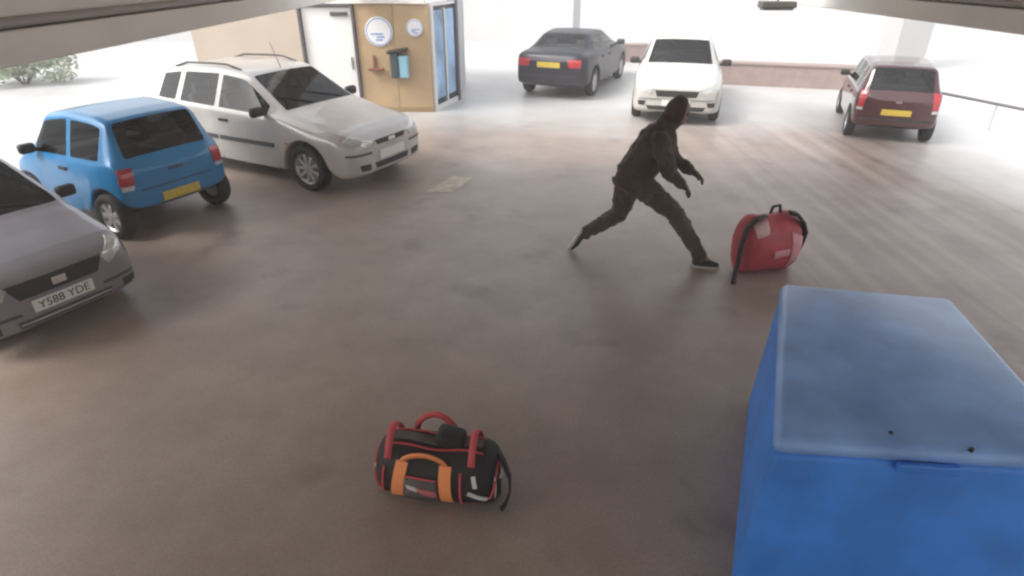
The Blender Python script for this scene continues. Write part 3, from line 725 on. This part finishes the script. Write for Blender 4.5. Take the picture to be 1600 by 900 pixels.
def holdall():
    t = tag(empty('holdall_bag', (-.43, 2.70, 0), R(-9)), 'black holdall with orange straps standing open on the floor in the foreground', 'bag')
    t.scale = (1.12, 1.12, 1.15); L, Wd, Ht = .66, .34, .33
    b, _, _ = superbag(L, Wd, Ht)
    body = b.build('bag_body', BAGB, t, True); bv = bvh_of(body)
    def front(x, z, off=.004, sgn=-1):
        h = bv.ray_cast(Vector((x, sgn * 2, z)), Vector((0, -sgn, 0))); 
        return (h[0] if h[0] else Vector((x, sgn * Wd / 2, z))) + Vector((0, sgn * off, 0))
    def topz(x, y, off=.004):
        h = bv.ray_cast(Vector((x, y, 2)), Vector((0, 0, -1))); return (h[0] if h[0] else Vector((x, y, Ht))) + Vector((0, 0, off))
    def endp(y, z, sgn, off=.004):
        h = bv.ray_cast(Vector((sgn * 2, y, z)), Vector((-sgn, 0, 0))); return (h[0] if h[0] else Vector((sgn * L / 2, y, z))) + Vector((sgn * off, 0, 0))
    # two wide orange straps up the front, over the shoulder of the bag
    for x0, x1 in ((-.20, -.155), (.075, .07)):
        pts = [front(x0 + (x1 - x0) * f, .03 + .24 * f, .005) for f in [i / 8 for i in range(9)]]
        MB().tube(pts, 0, flat=(.031, .004, (1, 0, 0))).build('front_strap', ORANGE, t)
        pts = [front(x1, .03 + .24 * (1 - f), .005, 1) for f in [i / 8 for i in range(9)]]
        MB().tube(pts, 0, flat=(.026, .004, (1, 0, 0))).build('back_strap', ORANGE, t)
    # carry handles: front one flopped, rear one standing
    for sgn, m, hh, lean in ((-1, ORANGE, .05, -.02), (1, REDW, .10, .03)):
        a = front(-.155, .27, .006, sgn); c = front(.07, .27, .006, sgn); pts = []
        for i in range(15):
            f = i / 14; p = a.lerp(c, f); s_ = math.sin(math.pi * f) ** .6
            pts.append(p + Vector((0, lean * s_ - sgn * .02 * s_, hh * s_)))
        MB().tube(pts, 0, flat=(.016, .005, (0, .3 * sgn, 1))).build('carry_handle', m, t, True)
    # dark zipped opening with grey lining, folded flap
    MB().tube([topz(-.24 + .48 * i / 12, .0, .003) for i in range(13)], 0, flat=(.028, .004, (0, 1, 0))).build('zip', GREYN, t)
    for sgn in (-1, 1):
        MB().tube([topz(-.25 + .50 * i / 12, sgn * .055, .004) for i in range(13)], .006, 6).build('top_piping', REDW, t, True)
    fl = MB(); pts = [(.02, -.03, Ht - .03), (.12, -.04, Ht + .035), (.13, .05, Ht + .055), (.03, .06, Ht + .01)]
    MB().box((.07, .01, Ht + .008), (.15, .12, .075), bevel=.025, rot=Matrix.Rotation(R(12), 3, 'Y')).build('top_pouch', BAGB, t, True)
    for x, hgt in ((-.235, .06), (.20, .055)):
        pts = [topz(x + .0, -.12 + .24 * i / 10, .006) + Vector((0, 0, hgt * math.sin(math.pi * i / 10))) for i in range(11)]
        MB().tube(pts, 0, flat=(.018, .004, (1, 0, 0))).build('side_loop', REDW, t, True)
    # front pocket with a light printed flash
    def frontpatch(name, m, cor, off, n=(10, 4)):
        b = MB(); g = []
        for i in range(n[0] + 1):
            u = i / n[0]; col = []
            for j in range(n[1] + 1):
                v = j / n[1]
                x = (cor[0][0] * (1 - u) + cor[1][0] * u) * (1 - v) + (cor[3][0] * (1 - u) + cor[2][0] * u) * v
                z = (cor[0][1] * (1 - u) + cor[1][1] * u) * (1 - v) + (cor[3][1] * (1 - u) + cor[2][1] * u) * v
                col.append(b.bm.verts.new(front(x, z, off)))
            g.append(col)
        for i in range(n[0]):
            for j in range(n[1]): b.bm.faces.new((g[i][j], g[i + 1][j], g[i + 1][j + 1], g[i][j + 1]))
        o = b.build(name, m, t, True); sd = o.modifiers.new('t', 'SOLIDIFY'); sd.thickness = .006; sd.offset = 0
    frontpatch('front_pocket', GREYN, [(-.14, .20), (.03, .20), (.035, .035), (-.15, .05)], .008)
    frontpatch('printed_flash', REFL, [(-.13, .165), (-.075, .155), (-.07, .13), (-.12, .14)], .014, (4, 2))
    frontpatch('printed_flash', mat('pink_print', (.52, .16, .17), .5), [(-.075, .155), (.028, .145), (.03, .105), (-.05, .12)], .0145, (5, 2))
    frontpatch('pocket_piping', REDW, [(-.14, .212), (.03, .212), (.03, .203), (-.14, .203)], .011, (8, 1))
    # end panels: hoops of piping and reflective bars
    for sgn in (-1, 1):
        pts = []
        for i in range(19):
            a = math.pi * i / 18; pts.append(endp(-.125 * math.cos(a), .04 + .20 * math.sin(a) ** .8, sgn, .006))
        MB().tube(pts, .008, 6).build('end_piping', REDW, t, True)
        pts = [endp(-.09 + .0 * i, .07 + .13 * i / 6, sgn, .006) for i in range(7)]
        MB().tube(pts, 0, flat=(.012, .003, (0, 1, 0))).build('reflective_bar', REFL, t)
        pts = [endp(-.03 + .11 * i / 6, .15 - .07 * i / 6, sgn, .006) for i in range(7)]
        MB().tube(pts, 0, flat=(.011, .003, (0, .5, .8))).build('reflective_bar', REFL, t)
    # reflective bars that wrap the right front shoulder
    MB().tube([front(.19 + .09 * i / 6, .15 - .06 * i / 6, .006) for i in range(7)], 0, flat=(.011, .003, (.4, 0, 1))).build('reflective_bar', REFL, t)
    MB().tube([front(.215 + .012 * i / 6, .24 - .06 * i / 6, .006) for i in range(7)], 0, flat=(.011, .003, (1, 0, 0))).build('reflective_bar', REFL, t)
    MB().tube([front(.15 - .0 * i, .05 + .20 * i / 8, .006) for i in range(9)], .007, 6).build('side_piping', REDW, t, True)
    MB().tube([front(-.27 + .02 * i / 8, .06 + .18 * i / 8, .006) for i in range(9)], .007, 6).build('side_piping', REDW, t, True)
    # loose shoulder strap lying along the right end
    pts = [endp(.02, .27, 1, .0), (.35, -.03, .25), (.385, -.05, .17), (.39, -.07, .09), (.37, -.10, .035), (.35, -.12, .012)]
    MB().tube(pts, 0, flat=(.02, .004, (0, 1, .2))).build('shoulder_strap', BAGB, t, True)
holdall()
def red_bag():
    t = tag(empty('red_bag', (2.60, 5.72, 0), R(14)), 'red and pink rounded bag with dark strap beside the far edge of the blue bin', 'bag')
    t.scale = (1.12, 1.12, 1.12)
    b, _, _ = superbag(.56, .40, .56, 2.3, 26, 28, .025, 5)
    RB_ = mat('red_bag_nylon', (.44, .055, .07), .55, var=.25, vscale=7, bump=.25, bscale=90)
    body = b.build('bag_body', RB_, t, True); bv = bvh_of(body)
    def front(x, z, off=.006):
        h = bv.ray_cast(Vector((x, -2, z)), Vector((0, 1, 0))); return (h[0] if h[0] else Vector((x, -.2, z))) + Vector((0, -off, 0))
    PINK = mat('pink_bag_panel', (.62, .26, .28), .6, bump=.2, bscale=80)
    def patch(name, m, cor, off=.008, n=8):
        b = MB(); g = []
        for i in range(n + 1):
            u = i / n
            g.append([b.bm.verts.new(front((cor[0][0] * (1 - u) + cor[1][0] * u) * (1 - v) + (cor[3][0] * (1 - u) + cor[2][0] * u) * v,
                     (cor[0][1] * (1 - u) + cor[1][1] * u) * (1 - v) + (cor[3][1] * (1 - u) + cor[2][1] * u) * v, off)) for v in (0, .33, .66, 1)])
        for i in range(n):
            for j in range(3): b.bm.faces.new((g[i][j], g[i + 1][j], g[i + 1][j + 1], g[i][j + 1]))
        o = b.build(name, m, t, True); sd = o.modifiers.new('t', 'SOLIDIFY'); sd.thickness = .008; sd.offset = 0
    patch('side_panel', PINK, [(.12, .42), (.24, .36), (.25, .12), (.13, .08)])
    patch('upper_panel', mat('pale_pink_panel', (.66, .42, .42), .6), [(-.23, .49), (-.10, .53), (-.11, .42), (-.22, .38)])
    patch('front_flash', PINK, [(-.05, .26), (.11, .27), (.11, .20), (-.04, .18)])
    # dark strap over the right shoulder and a hanging strap on the left
    pts = [(.10, -.10, .575), (.17, -.12, .56), (.25, -.11, .48), (.305, -.10, .38), (.31, -.08, .27), (.27, -.08, .16)]
    MB().tube(pts, 0, flat=(.034, .012, (0, 1, .2))).build('shoulder_strap', BAGB, t, True)
    pts = [(-.12, -.08, .56), (-.22, -.10, .55), (-.30, -.10, .46), (-.335, -.12, .34), (-.37, -.16, .18), (-.42, -.22, .04), (-.44, -.25, .012)]
    MB().tube(pts, 0, flat=(.022, .008, (0, 1, .2))).build('loose_strap', BAGB, t, True)
    pts = [(-.03, -.02, .55), (-.02, -.02, .61), (.05, -.02, .62), (.07, -.02, .55)]
    MB().tube(pts, .014, 8).build('grab_handle', BAGB, t, True)
red_bag()

# ------------------------------------------------------------------ running person
SKIN = mat('skin', (.30, .18, .13), .55, var=.08, vscale=12)
CLOTHJ = mat('dark_brown_jacket', (.070, .052, .044), .85, var=.25, vscale=6, sheen=.15, bump=.3, bscale=70)
CLOTHT = mat('dark_brown_trousers', (.080, .060, .050), .85, var=.25, vscale=7, sheen=.15, bump=.3, bscale=80)
SHOE = mat('dark_shoe', (.03, .026, .024), .6); SOLE = mat('pale_shoe_sole', (.50, .46, .42), .6)
def solid(name, segs, balls, m, parent, vox=.011, smooth=4, wrinkle=0, ws=.12):
    b = MB()
    for a, ra, c, rc in segs: b.cone_seg(Vector(a), ra, Vector(c), rc)
    for c, r, rot in balls: b.ball(Vector(c), r, 3, rot)
    o = b.build(name, m, parent, True)
    rm = o.modifiers.new('weld', 'REMESH'); rm.mode = 'VOXEL'; rm.voxel_size = vox; rm.use_smooth_shade = True
    sm = o.modifiers.new('smooth', 'SMOOTH'); sm.iterations = smooth; sm.factor = .6
    if wrinkle:
        tx = bpy.data.textures.new(name + '_folds', 'CLOUDS'); tx.noise_scale = ws; tx.noise_depth = 2
        dm = o.modifiers.new('folds', 'DISPLACE'); dm.texture = tx; dm.strength = wrinkle; dm.mid_level = .5; dm.texture_coords = 'LOCAL'
    return o
def runner():
    O = Vector((1.6, 5.85, 0))
    t = tag(empty('person', O), 'person in dark clothing and hood running towards the red bag, bent forward', 'person')
    V = lambda x, y, z: Vector((x, y, z)) - O
    head = V(1.575, 5.85, 1.575); neck = V(1.50, 5.87, 1.42); shR = V(1.40, 5.70, 1.335); shL = V(1.50, 6.05, 1.325)
    chest = V(1.42, 5.875, 1.25); waist = V(1.29, 5.93, 1.04); pel = V(1.23, 5.95, .895)
    hipR = V(1.27, 5.85, .87); hipL = V(1.21, 6.04, .86); knR = V(1.645, 5.75, .59); anR = V(1.955, 5.74, .125); toeR = V(2.14, 5.70, .05)
    knL = V(1.15, 6.11, .455); anL = V(.775, 6.15, .20); toeL = V(.70, 6.15, .03)
    elR = V(1.47, 5.60, 1.09); haR = V(1.64, 5.66, .93); elL = V(1.64, 6.10, 1.06); haL = V(1.82, 6.0, .955)
    fw = Vector((.94, -.10, -.33)).normalized()          # face direction: ahead and down
    up = Vector((.30, 0, .95)).normalized(); lt = up.cross(fw).normalized(); up = fw.cross(lt).normalized()
    rot = Matrix((fw, lt, up)).transposed()
    def hp(f, l, u): return head + fw * f + lt * l + up * u
    # ---- the body itself, one surface: head with features, neck, trunk, limbs, hands with fingers
    segs = [(neck, .062, head - up * .04, .062), (neck, .065, chest, .11), (chest, .13, waist, .115), (waist, .115, pel, .125),
            (shR, .062, shL, .062), (shR, .055, elR, .044), (elR, .042, haR, .029), (shL, .055, elL, .044), (elL, .042, haL, .029),
            (hipR, .09, knR, .062), (knR, .058, anR, .04), (hipL, .09, knL, .062), (knL, .058, anL, .04),
            (hipR, .085, hipL, .085), (anR, .04, anR.lerp(toeR, .4), .026), (anL, .04, anL.lerp(toeL, .4), .026)]
    balls = [(hp(-.012, 0, .045), (.098, .078, .088), rot), (hp(.035, 0, -.03), (.062, .06, .08), rot), (hp(.06, 0, -.085), (.035, .036, .025), rot),
             (hp(.098, 0, -.012), (.02, .014, .024), rot), (hp(.088, 0, .026), (.02, .05, .012), rot), (hp(.088, 0, -.055), (.016, .025, .008), rot),
             (hp(.0, .078, .0), (.018, .012, .03), rot), (hp(.0, -.078, .0), (.018, .012, .03), rot)]
    for wr, el, sd in ((haR, elR, -1), (haL, elL, 1)):
        d = (wr - el).normalized(); side = Vector((0, 1, 0)); side = (side - d * side.dot(d)).normalized(); nrm = d.cross(side).normalized()
        palm = wr + d * .065
        balls.append((palm, (.05, .042, .019), Matrix((d, side, nrm)).transposed()))
        dn = nrm if nrm.z < 0 else -nrm
        for k, (off, ln) in enumerate(((-.031, .062), (-.010, .075), (.011, .07), (.031, .055))):
            a = palm + d * .04 + side * off; c = a + d * ln * .55 + dn * .012; e = c + d * ln * .28 + dn * ln * .42
            segs += [(a, .0105, c, .010), (c, .010, e, .0085)]
        a = palm - d * .015 - side * sd * .038; c = a + d * .035 - side * sd * .022 + dn * .012; e = c + d * .03 + dn * .012
        segs += [(a, .013, c, .0115), (c, .0115, e, .0095)]
    solid('body', segs, balls, SKIN, t, .007, 2)
    # eyes
    for q in (1, -1):
        MB().ball(hp(.083, q * .031, .008), .0115, 2).build('eye', mat('eye_dark', (.03, .02, .02), .2), t, True)
    # ---- clothing
    for wr, el, sd in ((haR, elR, -1), (haL, elL, 1)):
        d = (wr - el).normalized(); side = Vector((0, 1, 0)); side = (side - d * side.dot(d)).normalized(); nrm = d.cross(side).normalized()
        palm = wr + d * .065; dn = nrm if nrm.z < 0 else -nrm; sg = [(wr - d * .01, .036, palm, .03)]
        for off, ln in ((-.031, .062), (-.010, .075), (.011, .07), (.031, .055)):
            a = palm + d * .04 + side * off; c = a + d * ln * .55 + dn * .012; e = c + d * ln * .28 + dn * ln * .42
            sg += [(a, .0135, c, .013), (c, .013, e, .0115)]
        a = palm - d * .015 - side * sd * .038; c = a + d * .035 - side * sd * .022 + dn * .012; e = c + d * .03 + dn * .012
        sg += [(a, .016, c, .0145), (c, .0145, e, .0125)]
        solid('glove', sg, [(palm, (.054, .046, .024), Matrix((d, side, nrm)).transposed())], CLOTHJ, t, .005, 1)
    segs = [(chest + Vector((-.01, 0, .03)), .195, waist, .185), (waist, .187, pel + Vector((-.005, 0, .02)), .186), (shR, .092, shL, .092), (chest, .14, neck - Vector((.02, 0, .03)), .10),
            (shR, .098, elR, .080), (elR, .078, haR - (haR - elR).normalized() * .015, .054), (shL, .098, elL, .080), (elL, .078, haL - (haL - elL).normalized() * .015, .054)]
    jk = solid('jacket', segs, [(chest + Vector((-.06, 0, .0)), (.13, .19, .17), None), (pel + Vector((-.03, 0, -.015)), (.165, .20, .11), None)], CLOTHJ, t, .010, 4, .05, .075)
    for wr, el in ((haR, elR), (haL, elL)):
        d = (wr - el).normalized(); MB().cyl(wr - d * .03, wr + d * .005, .050, .046, 18).build('cuff', CLOTHJ, jk, True)
    segs = [(hipR, .138, knR, .094), (knR, .093, anR, .070), (hipL, .138, knL, .094), (knL, .093, anL + Vector((.015, 0, .01)), .066), (hipR, .12, hipL, .12), (pel, .14, pel + Vector((0, 0, -.06)), .13)]
    solid('trousers', segs, [], CLOTHT, t, .010, 3, .045, .07)
    b = MB(); hc = pel + Vector((-.03, 0, -.075)); ring = [(hc + Vector((.172 * math.cos(k * math.pi / 12), .205 * math.sin(k * math.pi / 12), .012 * math.sin(k * 1.3) - .05 * math.cos(k * math.pi / 12)))) for k in range(25)]
    b.tube(ring, .017, 8).build('hem', CLOTHJ, jk, True)
    # hood, pulled up round the face
    b = MB(); N, Mq = 20, 9; rings = []
    for j in range(Mq):
        v = j / (Mq - 1); a = -.9 + v * 2.35              # from the face rim to the back of the head
        rad = .128 * max(.02, math.cos(max(0, a - .05) * .98)) if a > 0 else .128 - .018 * (-a / .9) ** 2
        ring = []
        for i in range(N):
            q = 2 * math.pi * i / N
            y = math.cos(q) * rad * .92; z = math.sin(q) * rad * 1.12
            ring.append(b.bm.verts.new(hp(.045 - (a + .9) * .075 - .012 * math.sin(q) * (1 - v), y, z + .012 - (.035 * v if z < 0 else 0))))
        rings.append(ring)
    for p, q in zip(rings, rings[1:]):
        for i in range(N): b.bm.faces.new((p[i], p[(i + 1) % N], q[(i + 1) % N], q[i]))
    b.bm.faces.new(rings[-1])
    hd = b.build('hood', CLOTHJ, t, True); sd = hd.modifiers.new('t', 'SOLIDIFY'); sd.thickness = .014
    ss = hd.modifiers.new('s', 'SUBSURF'); ss.levels = 1; ss.render_levels = 2
    MB().cone_seg(neck + Vector((-.035, 0, .015)), .10, head - up * .085 - fw * .03, .105).build('hood_collar', CLOTHJ, t, True)
    # shoes with pale soles
    for an, to, heel_up in ((anR, toeR, False), (anL, toeL, True)):
        d = (to - an); 
        if not heel_up:
            d.z = 0; d.normalize(); base = Vector((an.x, an.y, 0)); u = Vector((0, 0, 1)); org = base - d * .06
        else:
            d = Vector((-.50, 0, -.866)); u = Vector((.866, 0, -.50)); org = an - d * .035 - u * .055
        sdv = u.cross(d).normalized(); rm = Matrix((d, sdv, u)).transposed()
        o = solid('shoe', [(org + d * .03 + u * .055, .042, org + d * .03 + u * .10, .046), (org + d * .03 + u * .05, .044, org + d * .17 + u * .045, .042), (org + d * .17 + u * .045, .042, org + d * .235 + u * .035, .030)], [], SHOE, t, .007, 3)
        b = MB(); prof = [(-.02, .03), (.03, .042), (.10, .036), (.17, .047), (.235, .036), (.268, .014)]
        top = [b.bm.verts.new(org + d * x + sdv * w + u * .026) for x, w in prof] + [b.bm.verts.new(org + d * x - sdv * w + u * .026) for x, w in prof[::-1]]
        bot = [b.bm.verts.new(v.co - u * .024) for v in top]; n = len(top)
        b.bm.faces.new(top); b.bm.faces.new(bot[::-1])
        for i in range(n): b.bm.faces.new((top[i], bot[i], bot[(i + 1) % n], top[(i + 1) % n]))
        b.build('sole', SOLE, o)
runner()

# ------------------------------------------------------------------ thin haze volume added to stand in for camera glare
GLARE_HAZE = 0.008
if GLARE_HAZE:
    hz = MB().box((5, 10, 2.2), (134, 104, 6.4)).build('glare_haze'); hz['kind'] = 'stuff'
    m = bpy.data.materials.new('glare_air'); m.use_nodes = True; n = m.node_tree.nodes; n.remove(n['Principled BSDF'])
    pv = n.new('ShaderNodeVolumePrincipled'); pv.inputs['Density'].default_value = GLARE_HAZE; pv.inputs['Color'].default_value = (.95, .95, .96, 1)
    m.node_tree.links.new(pv.outputs[0], n['Material Output'].inputs['Volume']); hz.data.materials.append(m)
